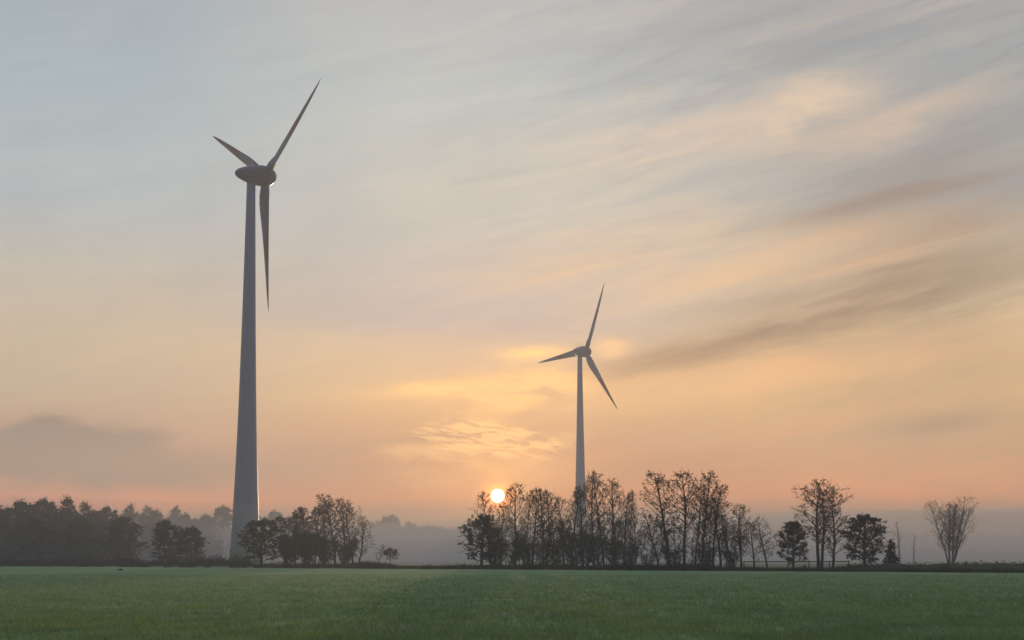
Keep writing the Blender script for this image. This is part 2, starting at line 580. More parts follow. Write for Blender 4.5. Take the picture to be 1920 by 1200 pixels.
def edge_y(x):   # far edge of the green field
    return 219.0 - 0.86 * x if x > -95 else 300.7


xs = [-GX + 10, -95, 0, 60, 130]
sheet('wheat_field', [(-600, -100), (130, -100), (130, edge_y(130)), (60, edge_y(60)), (0, edge_y(0)), (-95, 300.7), (-600, 300.7)], 0.004, M['field'],
      'flat green field of young wheat in front of the trees')
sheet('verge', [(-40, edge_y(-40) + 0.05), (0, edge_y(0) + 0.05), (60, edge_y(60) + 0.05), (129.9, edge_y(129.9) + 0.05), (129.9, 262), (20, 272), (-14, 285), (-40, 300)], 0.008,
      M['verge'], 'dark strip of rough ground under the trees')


def blades(name, rng, pts, h0, h1, w, lean, mat, per=4, spread=0.08):
    n = len(pts) * per
    P = np.repeat(pts, per, axis=0)
    P = P + np.c_[rng.normal(0, spread, n), rng.normal(0, spread, n), np.zeros(n)]
    h = rng.uniform(h0, h1, n)
    a = rng.uniform(0, 2 * PI, n)
    ww = w * rng.uniform(0.6, 1.3, n)
    dxy = np.c_[np.cos(a), np.sin(a)] * ww[:, None] / 2
    ln_ = rng.normal(0, lean, (n, 2)) * h[:, None]
    V = np.empty((n, 3, 3))
    V[:, 0] = P + np.c_[dxy, np.zeros(n)]
    V[:, 1] = P - np.c_[dxy, np.zeros(n)]
    V[:, 2] = P + np.c_[ln_, h]
    return tri_mesh(name, V.reshape(-1, 3), np.arange(n * 3).reshape(-1, 3), mat)


rng = np.random.default_rng(5)
# young wheat in drill rows running away to the left
pts = []
rows_dir = np.array([-0.35, 1.0]) / math.hypot(0.35, 1.0)
rows_n = np.array([rows_dir[1], -rows_dir[0]])
N = 190000
d = 24.0 * (150.0 / 24.0) ** rng.uniform(0, 1, N)
xx = rng.uniform(-0.60, 0.60, N) * d
P2 = np.c_[xx, d]
a_ = P2 @ rows_dir
b_ = np.round((P2 @ rows_n) / 0.16) * 0.16 + rng.normal(0, 0.012, N)
keep = np.ones(N, bool)
P2 = a_[:, None] * rows_dir + b_[:, None] * rows_n
keep &= P2[:, 1] < 215.0 - 0.86 * P2[:, 0]
gr = np.sin(P2[:, 0] * 0.9 + 2 * np.sin(P2[:, 1] * 0.23)) * np.sin(P2[:, 1] * 0.61 + 1.7 * np.sin(P2[:, 0] * 0.37)) + 0.6 * np.sin(P2[:, 0] * 2.7 + P2[:, 1] * 1.1) * np.sin(P2[:, 1] * 1.9)
keep &= rng.uniform(0, 1, len(P2)) < 0.70 + 0.30 * gr
P2 = P2[keep]
wh = link('young_wheat', blades('young_wheat', rng, np.c_[P2, np.zeros(len(P2))], 0.05, 0.20, 0.013, 0.45, M['wheat'], 4, 0.035))
tag(wh, 'short green blades of young wheat covering the near field', 'wheat', kind='stuff')

M['straw'] = mat_leaf('dry_straw', [(0.30, 0.26, 0.15), (0.42, 0.37, 0.24), (0.22, 0.18, 0.10)], 0.4)
N = 2600
d = 24.0 * (120.0 / 24.0) ** rng.uniform(0, 1, N)
Pw = np.c_[rng.uniform(-0.48, 0.45, N) * d, d, np.zeros(N)]
kw = (np.sin(Pw[:, 0] * 0.7 + 1.1 * np.sin(Pw[:, 1] * 0.2)) * np.sin(Pw[:, 1] * 0.33 + Pw[:, 0] * 0.15) + rng.uniform(-0.5, 0.5, N)) > 0.35
ds = link('dry_stalks', blades('dry_stalks', rng, Pw[kw], 0.10, 0.30, 0.02, 0.7, M['straw'], 6, 0.10))
tag(ds, 'pale dead stalks of stubble scattered among the young wheat', 'straw', kind='stuff')
N = 3600
xx = rng.uniform(-120, 125, N)
yy = np.where(xx > -95, 219.0 - 0.86 * xx, 300.7) + rng.normal(0, 1, N) * 1.2 - 0.6
kw = (np.sin(xx * 0.9) * np.sin(xx * 0.37 + 1.0) + 0.5 * np.sin(xx * 2.3) + rng.uniform(-0.4, 0.4, N)) > 0.25
tw_ = link('tall_weeds', blades('tall_weeds', rng, np.c_[xx, yy, np.zeros(N)][kw], 0.3, 1.05, 0.07, 0.3, M['scrub'], 5, 0.25))
tag(tw_, 'ragged dark weeds standing along the far edge of the green field', 'weeds', kind='stuff')

# molehill out on the field
mh = MB()
rmh = random.Random(9)
prev = None
for k_, (r_, z_) in enumerate(((0.38, -0.03), (0.33, 0.09), (0.25, 0.17), (0.15, 0.23), (0.05, 0.26))):
    i_ = mh.addv([(r_ * rmh.uniform(0.85, 1.15) * math.cos(2 * PI * j_ / 14), r_ * rmh.uniform(0.85, 1.15) * math.sin(2 * PI * j_ / 14), z_ + rmh.uniform(-0.01, 0.015)) for j_ in range(14)])
    if prev is not None:
        for j_ in range(14):
            mh.f.append((prev + j_, prev + (j_ + 1) % 14, i_ + (j_ + 1) % 14, i_ + j_))
    prev = i_
mh.f.append(tuple(range(prev, prev + 14)))
m_, t_e, o_e = material('dark_soil')
ns_ = t_e.noise(objco(t_e), 6.0, 5, 0.7)
principled(t_e, o_e, t_e.mix(ns_, (0.03, 0.024, 0.018), (0.07, 0.055, 0.04)), 0.95, ns_, 0.05)
tag(link('molehill', mh.mesh('molehill', m_, True), None, at(226, 204)), 'small dark molehill alone on the green field in front of the left wood', 'molehill')

# rough dark grass along the field edge
N = 26000
xx = rng.uniform(-45, 125, N)
yy = 219.0 - 0.86 * xx + 0.3 + np.abs(rng.normal(0, 1, N)) * 16
keep = (np.abs(xx) < yy * 0.5) & (yy < 280)
cl = 0.6 + 0.4 * np.sin(xx * 0.31) * np.sin(xx * 0.83 + yy * 0.2)
keep &= rng.uniform(0, 1, N) < cl
rg = link('rough_grass', blades('rough_grass', rng, np.c_[xx, yy, np.full(N, 0.0)][keep], 0.15, 0.5, 0.05, 0.35, M['rough_grass'], 5, 0.3))
tag(rg, 'dark unmown grass along the edge of the green field', 'grass', kind='stuff')

# ------------------------------------------------------------------ trees


def gen_tree(seed, H, r0, crown0, n1, n2, n3, prof, incl, leaf_n, leaf_s, leaf_lo=0.0, wob=0.03, twig=0.55, up=0.35, stems=1, spread=0.0, tw_r=0.022, tip_leaf=1.0, whips=1, whip_l=1.0):
    """one tree about the origin: returns limbs (MB), twigs (MB), leaf quads (list) and half width"""
    rnd = random.Random(seed)
    limb, tw = MB(), MB()
    leaves = []

    def rv(s):
        return Vector((rnd.uniform(-s, s), rnd.uniform(-s, s), rnd.uniform(-s, s)))

    def path(p, d, L, k, curl, jit):
        pts = [p.copy()]
        d = d.normalized()
        for i in range(k):
            d = (d + Vector((0, 0, curl / k)) + rv(jit)).normalized()
            p = p + d * (L / k)
            pts.append(p.copy())
        return pts, d

    for st in range(stems):
        a = rnd.uniform(0, 2 * PI) if stems > 1 else 0
        sp_ = spread * rnd.uniform(0.5, 1.0) if stems > 1 else 0
        hh = H * (1.0 if st == 0 else rnd.uniform(0.72, 0.97))
        d0 = Vector((math.cos(a) * sp_, math.sin(a) * sp_, 1))
        p0 = Vector((math.cos(a), math.sin(a), 0)) * (0.25 * (stems > 1)) + Vector((0, 0, -0.15))
        trunk, _ = path(p0, d0, hh / max(0.8, math.cos(math.atan(sp_))) + 0.15, 12, 0.35 if stems > 1 else 0.05, wob)
        dzt = hh - trunk[-1].z
        trunk = [q + Vector((0, 0, dzt * (i / 12.0))) for i, q in enumerate(trunk)]
        rr = r0 * (1.0 if st == 0 else rnd.uniform(0.6, 0.95))
        rads = [rr * (1.25 if i == 0 else 1.0) * (1 - i / 12.0) ** 0.8 + 0.022 for i in range(13)]
        limb.tube(trunk, rads, 7)

        def on(t_):
            x_ = min(t_, 0.9999) * 12
            i = int(x_)
            return trunk[i].lerp(trunk[i + 1], x_ - i), rads[i]
        for i in range(n1):
            t_ = crown0 + (0.985 - crown0) * ((i + rnd.random()) / n1)
            L = prof((t_ - crown0) / (1 - crown0)) * H * rnd.uniform(0.7, 1.15)
            if L < 0.25:
                L = 0.25
            p, rp = on(t_)
            an = i * 2.399 + rnd.uniform(-0.5, 0.5)
            inc = incl + rnd.uniform(-0.2, 0.2)
            dd = Vector((math.cos(an) * math.sin(inc), math.sin(an) * math.sin(inc), math.cos(inc)))
            br, _ = path(p, dd, L, 5, up, 0.13)
            r1 = min(rp * 0.6, 0.02 + 0.018 * L)
            limb.tube(br, [max(0.018, r1 * (1 - 0.8 * k / 5)) for k in range(6)], 4)
            n2e = max(2, round(n2 * min(1.0, L / 1.1)))
            for w_ in range(whips):
                wd = Vector((rnd.uniform(-0.35, 0.35), rnd.uniform(-0.35, 0.35), 1.0))
                wp, _ = path(br[5 - w_ % 2], wd, rnd.uniform(0.5, 1.0) * whip_l, 3, 0.1, 0.08)
                tw.tube(wp, [tw_r, tw_r * 0.85, tw_r * 0.65, tw_r * 0.4], 3)
                for _i in range(leaf_n // 2 + 1):
                    if rnd.random() < tip_leaf * 0.7:
                        leaves.append((wp[rnd.randrange(1, 3)] + rv(0.14), rv(1), rv(1), leaf_s * rnd.uniform(0.5, 1.0)))
            for j in range(n2e):
                s_ = 0.25 + 0.75 * (j + rnd.random()) / n2e
                x_ = min(s_, 0.999) * 5
                q = br[int(x_)].lerp(br[int(x_) + 1], x_ - int(x_))
                bd = (br[int(x_) + 1] - br[int(x_)]).normalized()
                side = bd.cross(rv(1) + Vector((0, 0, 0.01))).normalized()
                L2 = L * twig * (1.1 - 0.6 * s_) * rnd.uniform(0.6, 1.2)
                L2 = max(0.3, min(L2, 2.4))
                t2, _ = path(q, bd * 0.8 + side * 0.9, L2, 3, up * 0.8, 0.18)
                tw.tube(t2, [tw_r, tw_r * 0.85, tw_r * 0.7, tw_r * 0.5], 3)
                for k in range(n3):
                    s3 = 0.3 + 0.7 * rnd.random()
                    x3 = min(s3, 0.999) * 3
                    q3 = t2[int(x3)].lerp(t2[int(x3) + 1], x3 - int(x3))
                    t3, _ = path(q3, (t2[int(x3) + 1] - t2[int(x3)]).normalized() * 0.7 + rv(0.9), max(0.25, L2 * 0.5 * rnd.uniform(0.5, 1.2)), 2, up * 0.5, 0.2)
                    tw.tube(t3, [tw_r * 0.7, tw_r * 0.6, tw_r * 0.4], 3)
                    if q3.z > leaf_lo * H:
                        for _i in range(leaf_n):
                            if rnd.random() < tip_leaf:
                                u3 = rnd.random() * 1.999
                                c3 = t3[int(u3)].lerp(t3[int(u3) + 1], u3 - int(u3)) + rv(0.16)
                                leaves.append((c3, rv(1), rv(1), leaf_s * rnd.uniform(0.6, 1.35)))
    return limb, tw, leaves


def add_leaves(mb, leaves):
    for c, a, b, s in leaves:
        a = a.normalized()
        b = a.cross(b)
        if b.length < 1e-4:
            continue
        b.normalize()
        n_ = a.cross(b) * (s * 0.12)
        i = mb.addv([c - a * s * 0.55, c - b * s * 0.34 + n_, c + a * s * 0.55, c + b * s * 0.34 + n_])
        mb.f.append((i, i + 1, i + 2, i + 3))


def egg(w, peak=0.35):
    def f(t_):
        if t_ < peak:
            return w * (0.55 + 0.45 * math.sin(PI / 2 * t_ / peak))
        return w * max(0.05, math.cos(PI / 2 * (t_ - peak) / (1.0 - peak)) ** 0.75)
    return f


SPEC = {
    'alder': dict(H=14, r0=0.14, crown0=0.32, n1=32, n2=6, n3=3, prof=egg(0.20, 0.42), incl=0.8, leaf_n=2, leaf_s=0.20, leaf_lo=0.34, up=0.45, wob=0.055, tip_leaf=0.62, whip_l=1.0, tw_r=0.018),
    'alder_lush': dict(H=14, r0=0.15, crown0=0.12, n1=42, n2=6, n3=4, prof=egg(0.20, 0.40), incl=0.85, leaf_n=2, leaf_s=0.25, leaf_lo=0.06, up=0.45, wob=0.04, tip_leaf=0.85, whip_l=1.1),
    'bare': dict(H=10, r0=0.085, crown0=0.15, n1=26, n2=5, n3=3, prof=egg(0.22, 0.35), incl=0.7, leaf_n=1, leaf_s=0.17, leaf_lo=0.1, up=0.45, wob=0.06, tip_leaf=0.30),
    'stem': dict(H=8, r0=0.055, crown0=0.20, n1=18, n2=5, n3=3, prof=egg(0.20, 0.4), incl=0.8, leaf_n=1, leaf_s=0.2, leaf_lo=0.2, up=0.45, wob=0.07, tip_leaf=0.5),
    'fan': dict(H=12, r0=0.085, crown0=0.20, n1=22, n2=7, n3=3, prof=egg(0.22, 0.55), incl=0.55, leaf_n=1, leaf_s=0.13, leaf_lo=0.2, up=0.4, wob=0.04, stems=7, spread=0.20, tip_leaf=0.05, tw_r=0.013),
    'spread': dict(H=14, r0=0.19, crown0=0.22, n1=26, n2=7, n3=4, prof=egg(0.28, 0.45), incl=0.75, leaf_n=2, leaf_s=0.22, leaf_lo=0.3, up=0.4, wob=0.06, stems=2, spread=0.12, tip_leaf=0.5),
    'round': dict(H=8, r0=0.19, crown0=0.10, n1=40, n2=8, n3=5, prof=egg(0.38, 0.30), incl=1.15, leaf_n=3, leaf_s=0.23, leaf_lo=0.02, up=0.35, wob=0.03, whip_l=0.7),
    'wood': dict(H=15, r0=0.2, crown0=0.03, n1=50, n2=7, n3=4, prof=egg(0.28, 0.30), incl=0.95, leaf_n=4, leaf_s=0.40, leaf_lo=0.0, up=0.35, wob=0.03, whips=3, whip_l=1.7),
    'spire': dict(H=15, r0=0.16, crown0=0.05, n1=46, n2=6, n3=4, prof=egg(0.19, 0.25), incl=0.6, leaf_n=2, leaf_s=0.30, leaf_lo=0.0, up=0.5, wob=0.03, tip_leaf=0.85, whips=3, whip_l=1.6),
    'conifer': dict(H=4.5, r0=0.09, crown0=0.08, n1=46, n2=6, n3=3, prof=lambda t_: 0.30 * (1 - t_) ** 0.8 + 0.02, incl=1.35, leaf_n=5, leaf_s=0.2, leaf_lo=0.0, up=0.1, wob=0.03, whip_l=0.3),
    'parasol': dict(H=3.8, r0=0.06, crown0=0.42, n1=26, n2=5, n3=3, prof=egg(0.42, 0.2), incl=1.2, leaf_n=3, leaf_s=0.16, leaf_lo=0.3, up=0.3, wob=0.05, whip_l=0.5),
    'pole': dict(H=8, r0=0.13, crown0=0.35, n1=7, n2=2, n3=1, prof=egg(0.07, 0.3), incl=0.9, leaf_n=0, leaf_s=0.1, up=0.3, wob=0.02),
    'thicket': dict(H=7, r0=0.05, crown0=0.06, n1=16, n2=5, n3=3, prof=egg(0.22, 0.5), incl=0.7, leaf_n=1, leaf_s=0.2, leaf_lo=0.0, up=0.4, wob=0.07, stems=6, spread=0.28, tip_leaf=0.55, whip_l=0.7),
    'shrub': dict(H=3, r0=0.04, crown0=0.06, n1=22, n2=5, n3=3, prof=egg(0.42, 0.4), incl=0.75, leaf_n=2, leaf_s=0.18, leaf_lo=0.0, up=0.4, wob=0.09, stems=4, spread=0.5, tip_leaf=0.75, whip_l=0.6),
}
LEAF = {'thicket': 'leaf_alder', 'alder': 'leaf_alder', 'alder_lush': 'leaf_alder', 'bare': 'leaf_alder', 'stem': 'leaf_alder', 'fan': 'leaf_alder', 'spread': 'leaf_alder',
        'round': 'leaf_brown', 'wood': 'leaf_dark', 'spire': 'leaf_dark', 'conifer': 'needle', 'parasol': 'leaf_brown', 'pole': 'leaf_alder', 'shrub': 'scrub'}
NVAR = {'thicket': 5, 'alder': 11, 'alder_lush': 5, 'stem': 6, 'wood': 4, 'spire': 4, 'round': 4, 'bare': 3, 'fan': 3, 'spread': 2, 'shrub': 4}
_cache = {}


def tree_mesh(kind, var):
    key = (kind, var)
    if key not in _cache:
        limb, tw, lv = gen_tree(hash_seed(kind, var), **SPEC[kind])
        add_leaves(tw, lv)
        vs = np.array([tuple(v) for v in tw.v])
        hw = float(np.percentile(np.hypot(vs[:, 0], vs[:, 1]), 96))
        top = float(vs[:, 2].max())
        _cache[key] = (limb.mesh('trunk', M['bark'], True), tw.mesh('crown', M[LEAF[kind]]), hw, top)
    return _cache[key]


def hash_seed(kind, var):
    return sum(ord(c) * (i + 3) for i, c in enumerate(kind)) * 31 + var * 977


_count = {}
rt = random.Random(11)


def tree(kind, px, dist, top, wpx, label, name='alder_tree', cat='tree', group=None, lean=0.0, lean_y=0.0):
    k = _count.get(kind, 0)
    _count[kind] = k + 1
    tm, cm, hw, zt = tree_mesh(kind, k % NVAR.get(kind, 1))
    loc = at(px, dist)
    H = at(px, dist, top)
    s = H / zt
    w = (wpx / 2.0) * dist / F_PX * (1.22 if kind in ('alder', 'bare', 'stem', 'spire', 'wood') else 1.0)
    sx = max(0.45 * s, min(2.0 * s, w / hw))
    e = thing(name, label, cat, loc, rt.uniform(0, 2 * PI), group)
    e.scale = (sx, sx, s)
    if lean or lean_y:
        q = Quaternion((0, 1, 0), lean) @ Quaternion((1, 0, 0), lean_y) @ Quaternion((0, 0, 1), e.rotation_euler.z)
        e.rotation_euler = q.to_euler()
    link('trunk', tm, e)
    link('crown', cm, e)
    return e


exec_trees = []
# --- left wood: trees of its front edge, one by one
LW = 'trees along the front of the left wood'
for a in (
    ('wood', -48, 362, 926, 90, 'dark wood tree at the far left end of the wood edge, leftmost of all'),
    ('wood', 22, 358, 931, 84, 'second dark tree from the left end of the wood edge'),
    ('wood', 78, 362, 927, 70, 'third dark tree from the left end of the wood edge'),
    ('spire', 132, 356, 924, 56, 'tallest spiky tree of the left wood with a twiggy pointed top'),
    ('spire', 166, 368, 936, 48, 'spiky twiggy tree just right of the tallest one in the left wood'),
    ('wood', 200, 375, 944, 64, 'bushy tree in the left wood between two spiky tops'),
    ('spire', 228, 420, 940, 46, 'spiky tree right above the round dark crown in the left wood'),
    ('spire', 262, 520, 943, 44, 'greyish spiky tree near the middle of the left wood'),
    ('wood', 288, 440, 950, 52, 'greyish bushy tree behind the dark bush of the left wood'),
    ('spire', 320, 550, 944, 44, 'greyish spiky tree rising behind the dark bushy pair'),
    ('wood', 352, 480, 958, 52, 'faded rounded tree near the right end of the left wood'),
    ('spire', 378, 560, 960, 38, 'faded thin tree closing the right end of the left wood'),
): tree(*a, name='wood_tree', group=LW)
tree('wood', 150, 344, 962, 120, 'broad round dark crown low in front of the spiky wood trees', name='wood_tree', group=LW)
tree('wood', 228, 342, 964, 92, 'smaller round dark crown beside the broad one in front of the left wood', name='wood_tree', group=LW)
tree('wood', 60, 344, 968, 100, 'low round dark crown at the left in front of the wood', name='wood_tree', group=LW)
tree('wood', 318, 335, 970, 78, 'left tree of the dark bushy pair standing before the grey gap', name='bushy_tree')
tree('wood', 358, 338, 982, 66, 'right and lower tree of the dark bushy pair before the grey gap', name='bushy_tree')
tree('wood', 414, 710, 943, 62, 'hazy rounded tree just left of the near turbine tower', name='hazy_tree')
tree('wood', 470, 735, 955, 60, 'hazy tree behind the near turbine tower', name='hazy_tree')
tree('wood', 508, 730, 952, 58, 'hazy rounded tree just right of the near turbine tower', name='hazy_tree')
tree('wood', 548, 750, 962, 56, 'hazy tree half hidden behind the left end of the left alder grove', name='hazy_tree')
# --- round tree and left grove
tree('round', 490, 300, 969, 86, 'compact round brown tree on a short trunk at the near tower foot', name='round_tree')
LG = 'alders of the left grove'
for a in (
    ('alder_lush', 534, 308, 962, 52, 'leafy alder at the left edge of the left grove, next to the round tree'),
    ('alder_lush', 553, 313, 953, 50, 'second leafy alder from the left in the left grove'),
    ('alder_lush', 572, 306, 946, 52, 'third leafy alder from the left in the left grove'),
    ('alder_lush', 590, 311, 944, 48, 'alder with dense lower leaves in the middle of the left grove'),
    ('alder', 606, 305, 935, 50, 'alder just left of the tallest one in the left grove'),
    ('alder', 628, 306, 922, 58, 'tallest alder of the left grove with an open speckled crown'),
    ('alder', 648, 309, 929, 52, 'alder just right of the tallest one in the left grove'),
    ('alder', 662, 304, 944, 52, 'rounded alder second from the right end of the left grove'),
): tree(*a, group=LG)
tree('bare', 672, 306, 962, 62, 'twiggy half bare alder leaning out at the right end of the left grove', group=LG, lean=0.06)
for a in (
    (540, 304, 992, 56, 'dark scrub bush at the left foot of the left grove'),
    (575, 303, 986, 58, 'dark scrub bush second from left under the left grove'),
    (612, 303, 994, 56, 'dark scrub bush under the tallest alder of the left grove'),
    (648, 303, 1005, 50, 'dark scrub bush at the right foot of the left grove'),
): tree('shrub', *a, name='scrub_bush', cat='bush', group='bushes under the left grove')
tree('stem', 709, 330, 1018, 26, 'upright twiggy sapling on the low mound', name='sapling')
tree('parasol', 732, 300, 1025, 36, 'small umbrella shaped tree on a thin leaning trunk', name='small_tree', lean=-0.05)
# --- central grove
tree('round', 903, 250, 962, 84, 'round brown leafy tree at the left end of the central grove', name='round_tree')
CG = 'alders of the central grove'
for a in (
    ('alder', 920, 264, 916, 46, 'slender alder just left of the sun in the central grove'),
    ('alder', 940, 258, 936, 34, 'low slender alder standing right in front of the sun'),
    ('alder', 963, 262, 900, 48, 'tall alder just right of the sun in the central grove'),
    ('alder', 981, 258, 912, 42, 'second alder right of the sun in the central grove'),
    ('alder', 999, 265, 919, 42, 'third alder right of the sun in the central grove'),
    ('alder', 1018, 260, 908, 42, 'fourth alder right of the sun in the central grove'),
    ('alder', 1038, 262, 912, 42, 'fifth alder right of the sun in the central grove'),
    ('alder', 1058, 268, 926, 38, 'lowest alder in the middle of the central grove, left of the far tower'),
    ('alder', 1072, 258, 914, 40, 'alder just left of the far turbine tower'),
    ('alder', 1094, 262, 904, 38, 'thin alder standing in front of the far turbine tower'),
    ('alder', 1113, 262, 888, 50, 'tall alder just right of the far turbine tower'),
    ('alder', 1132, 256, 876, 58, 'tallest alder of the central grove, right of the far turbine tower'),
    ('alder', 1152, 262, 890, 44, 'tall alder just right of the tallest one in the central grove'),
    ('alder', 1170, 258, 918, 38, 'alder third from the right end of the central grove'),
    ('alder', 1182, 264, 914, 36, 'alder second from the right end of the central grove'),
    ('bare', 1192, 256, 946, 34, 'twiggy half bare alder at the right end of the central grove'),
): tree(*a, group=CG)
rs = random.Random(4)
for i in range(40):
    tree('stem', 922 + i * 7.2 + rs.uniform(-5, 5), 256 + rs.uniform(-4, 10), rs.uniform(955, 1000), 26,
         'thin young alder stem among the trunks of the central grove', group='young stems in the central grove', name='young_alder')
for a in (
    (930, 254, 1010, 60, 'twiggy bush beside the round tree at the left foot of the central grove'),
    (1075, 262, 985, 60, 'twiggy bush in the middle of the central grove'),
    (1120, 262, 990, 56, 'twiggy bush under the tallest alder of the central grove'),
    (1020, 266, 1005, 60, 'twiggy bush under the fifth alder right of the sun'),
    (960, 262, 1000, 62, 'twiggy bush right under the tall alder beside the sun'),
    (990, 268, 1008, 60, 'twiggy bush under the third alder right of the sun'),
    (1045, 258, 1002, 58, 'twiggy bush left of the far tower foot in the central grove'),
    (1098, 268, 996, 54, 'twiggy bush in front of the far tower foot'),
    (1150, 260, 1000, 60, 'twiggy bush right of the tallest alder of the central grove'),
    (1180, 262, 1012, 60, 'twiggy bush at the right end of the central grove'),
    (1265, 212, 1020, 70, 'twiggy bush between the two tallest trunks of the right grove'),
    (1325, 214, 1016, 70, 'twiggy bush behind the narrow alder of the right grove'),
    (1372, 216, 1026, 60, 'twiggy bush behind the slanting trunk of the right grove'),
    (1215, 240, 1035, 70, 'low twiggy bush in the gap between the two right groves'),
): tree('thicket', *a, name='scrub_bush', cat='bush', group='bushes under the central grove')
# --- right grove
RG = 'alders of the right grove'
for a, le in (
    (('bare', 1236, 206, 950, 62, 'half bare alder leaning left at the left end of the right grove'), -0.12),
    (('alder', 1254, 205, 878, 72, 'tall broad alder on the left side of the right grove'), -0.02),
    (('alder', 1283, 203, 876, 64, 'tall alder with the thickest trunk in the right grove'), -0.03),
    (('alder', 1303, 207, 900, 44, 'slim alder in the middle of the right grove'), 0.02),
    (('alder', 1317, 204, 878, 54, 'tall narrow alder right of the middle of the right grove'), 0.0),
    (('alder', 1338, 208, 904, 54, 'alder with a rounded top on the right side of the right grove'), -0.03),
    (('alder', 1352, 203, 926, 58, 'lower alder third from the right end of the right grove'), -0.03),
    (('bare', 1380, 202, 955, 52, 'alder with a strongly slanting trunk leaning left in the right grove'), -0.22),
    (('alder', 1390, 210, 942, 52, 'alder with a wide leafy branch at the right end of the right grove'), 0.05),
): tree(*a, group=RG, lean=le)
for i in range(16):
    tree('stem', 1222 + i * 11.5 + rs.uniform(-6, 6), 204 + rs.uniform(-2, 8), rs.uniform(965, 1005), 32,
         'thin young alder stem among the trunks of the right grove', group='young stems in the right grove', name='young_alder')
tree('bare', 1414, 228, 975, 62, 'thin half bare tree with crooked branches right of the right grove', name='bare_tree')
tree('bare', 1439, 235, 962, 56, 'thin half bare tree with a straight pole like top', name='bare_tree')
# --- trees at the right
tree('round', 1487, 214, 974, 64, 'dark dense narrow tree left of the tall open tree on the right', name='dark_tree')
tree('spread', 1538, 225, 894, 106, 'tall open crowned tree with forked trunk on the right', name='open_tree')
tree('bare', 1562, 228, 930, 80, 'slender half bare tree just right of the tall open crowned one', name='bare_tree')
tree('round', 1622, 220, 960, 90, 'dense round dark tree on the right behind the low bank', name='dark_tree')
tree('conifer', 1671, 222, 1011, 32, 'small dark conifer beside the dense round tree', name='conifer')
tree('pole', 1687, 420, 975, 20, 'faint bare trunk in the mist right of the small conifer', name='bare_tree')
tree('pole', 1713, 450, 1000, 16, 'faint lower bare trunk in the mist, right of the other one', name='bare_tree')
tree('fan', 1782, 330, 924, 92, 'faint bare tree with a wide fan of thin stems at the right edge', name='bare_tree')

# --- far wood beyond the meadow and the depth of the left wood: masses without single trees to count


def wood_mass(name, spots, label, seed, kinds=('wood',), fill=500):
    rnd = random.Random(seed)
    rn = np.random.default_rng(seed)
    VV, FF, off = [], [], 0
    for k, (px, dist, top, wpx) in enumerate(spots):
        kind = kinds[rnd.randrange(len(kinds))]
        tm, cm, hw, zt = tree_mesh(kind, rnd.randrange(NVAR[kind]))
        loc = at(px, dist)
        s = at(px, dist, top) / zt
        sx = max(0.5 * s, min(1.8 * s, wpx / 2 * dist / F_PX / hw))
        a = rnd.uniform(0, 2 * PI)
        n = len(cm.vertices)
        co_ = np.empty(n * 3, np.float32)
        cm.vertices.foreach_get('co', co_)
        co_ = co_.reshape(-1, 3)
        # leaves only are quads made of four own vertices at the end of the array: keep them
        fi = np.empty(len(cm.loops), np.int32)
        cm.loops.foreach_get('vertex_index', fi)
        fi = fi.reshape(-1, 4)
        sel = rnd.random()
        fi = fi[int(len(fi) * 0.25):]
        ca, sa = math.cos(a), math.sin(a)
        X = (co_[:, 0] * ca - co_[:, 1] * sa) * sx + loc.x
        Y = (co_[:, 0] * sa + co_[:, 1] * ca) * sx + loc.y
        VV.append(np.c_[X, Y, co_[:, 2] * s])
        FF.append(fi + off)
        off += n
        k2 = int(fill)
        if k2:
            hh = zt * s * 0.45
            rr = rn.uniform(0, 1, (k2, 3))
            c_ = np.c_[loc.x + (rr[:, 0] - 0.5) * wpx * 1.3 * dist / F_PX, loc.y + (rr[:, 1] - 0.5) * 8, rr[:, 2] * hh]
            u_3 = rn.normal(0, 1, (k2, 3)); u_3 /= np.linalg.norm(u_3, axis=1)[:, None]
            w_3 = np.cross(u_3, rn.normal(0, 1, (k2, 3))); w_3 /= np.linalg.norm(w_3, axis=1)[:, None]
            q_ = 0.045 * zt * s * rn.uniform(0.6, 1.4, (k2, 1))
            V4 = np.stack([c_ - u_3 * q_, c_ - w_3 * q_ * .6, c_ + u_3 * q_, c_ + w_3 * q_ * .6], 1).reshape(-1, 3)
            V4[:, 2] = np.maximum(V4[:, 2], 0.0)
            VV.append(V4)
            FF.append(np.arange(k2 * 4, dtype=np.int32).reshape(-1, 4) + off)
            off += k2 * 4
    me = tri_mesh(name, np.concatenate(VV), np.concatenate(FF), M['leaf_dark'])
    return tag(link(name, me), label, 'wood', None, 'stuff')


rs = random.Random(21)
sp_ = []
for i in range(44):
    px = -150 + i * 12.5
    sp_.append((px + rs.uniform(-5, 5), rs.uniform(350, 430) + (170 if px > 235 else 0), 944 + max(0, px) * 0.05 + rs.uniform(-3, 10), 46))
wood_mass('wood', sp_, 'dark misty wood massed behind the left wood edge trees', 3, ('wood', 'spire'))
sp_ = []
for i in range(60):
    px = 640 + i * 13.5
    top = 984 + rs.uniform(-4, 5) - 20 * math.exp(-((px - 735) / 36.0) ** 2) + max(0, px - 900) * 0.03
    sp_.append((px, rs.uniform(1120, 1200), top, 44))
wood_mass('far_wood', sp_, 'pale hazy far wood beyond the misty meadow', 8, ('wood', 'wood', 'spire'))
sp_ = []
for i in range(70):
    px = 1380 + i * 11.0
    sp_.append((px, rs.uniform(1250, 1400), 1004 + rs.uniform(-6, 6) - 10 * math.exp(-((px - 1690) / 60.0) ** 2), 34))
wood_mass('distant_wood', sp_, 'very faint distant wood in the mist at the right', 9, ('wood', 'spire'))

# ------------------------------------------------------------------ low growth on the ground


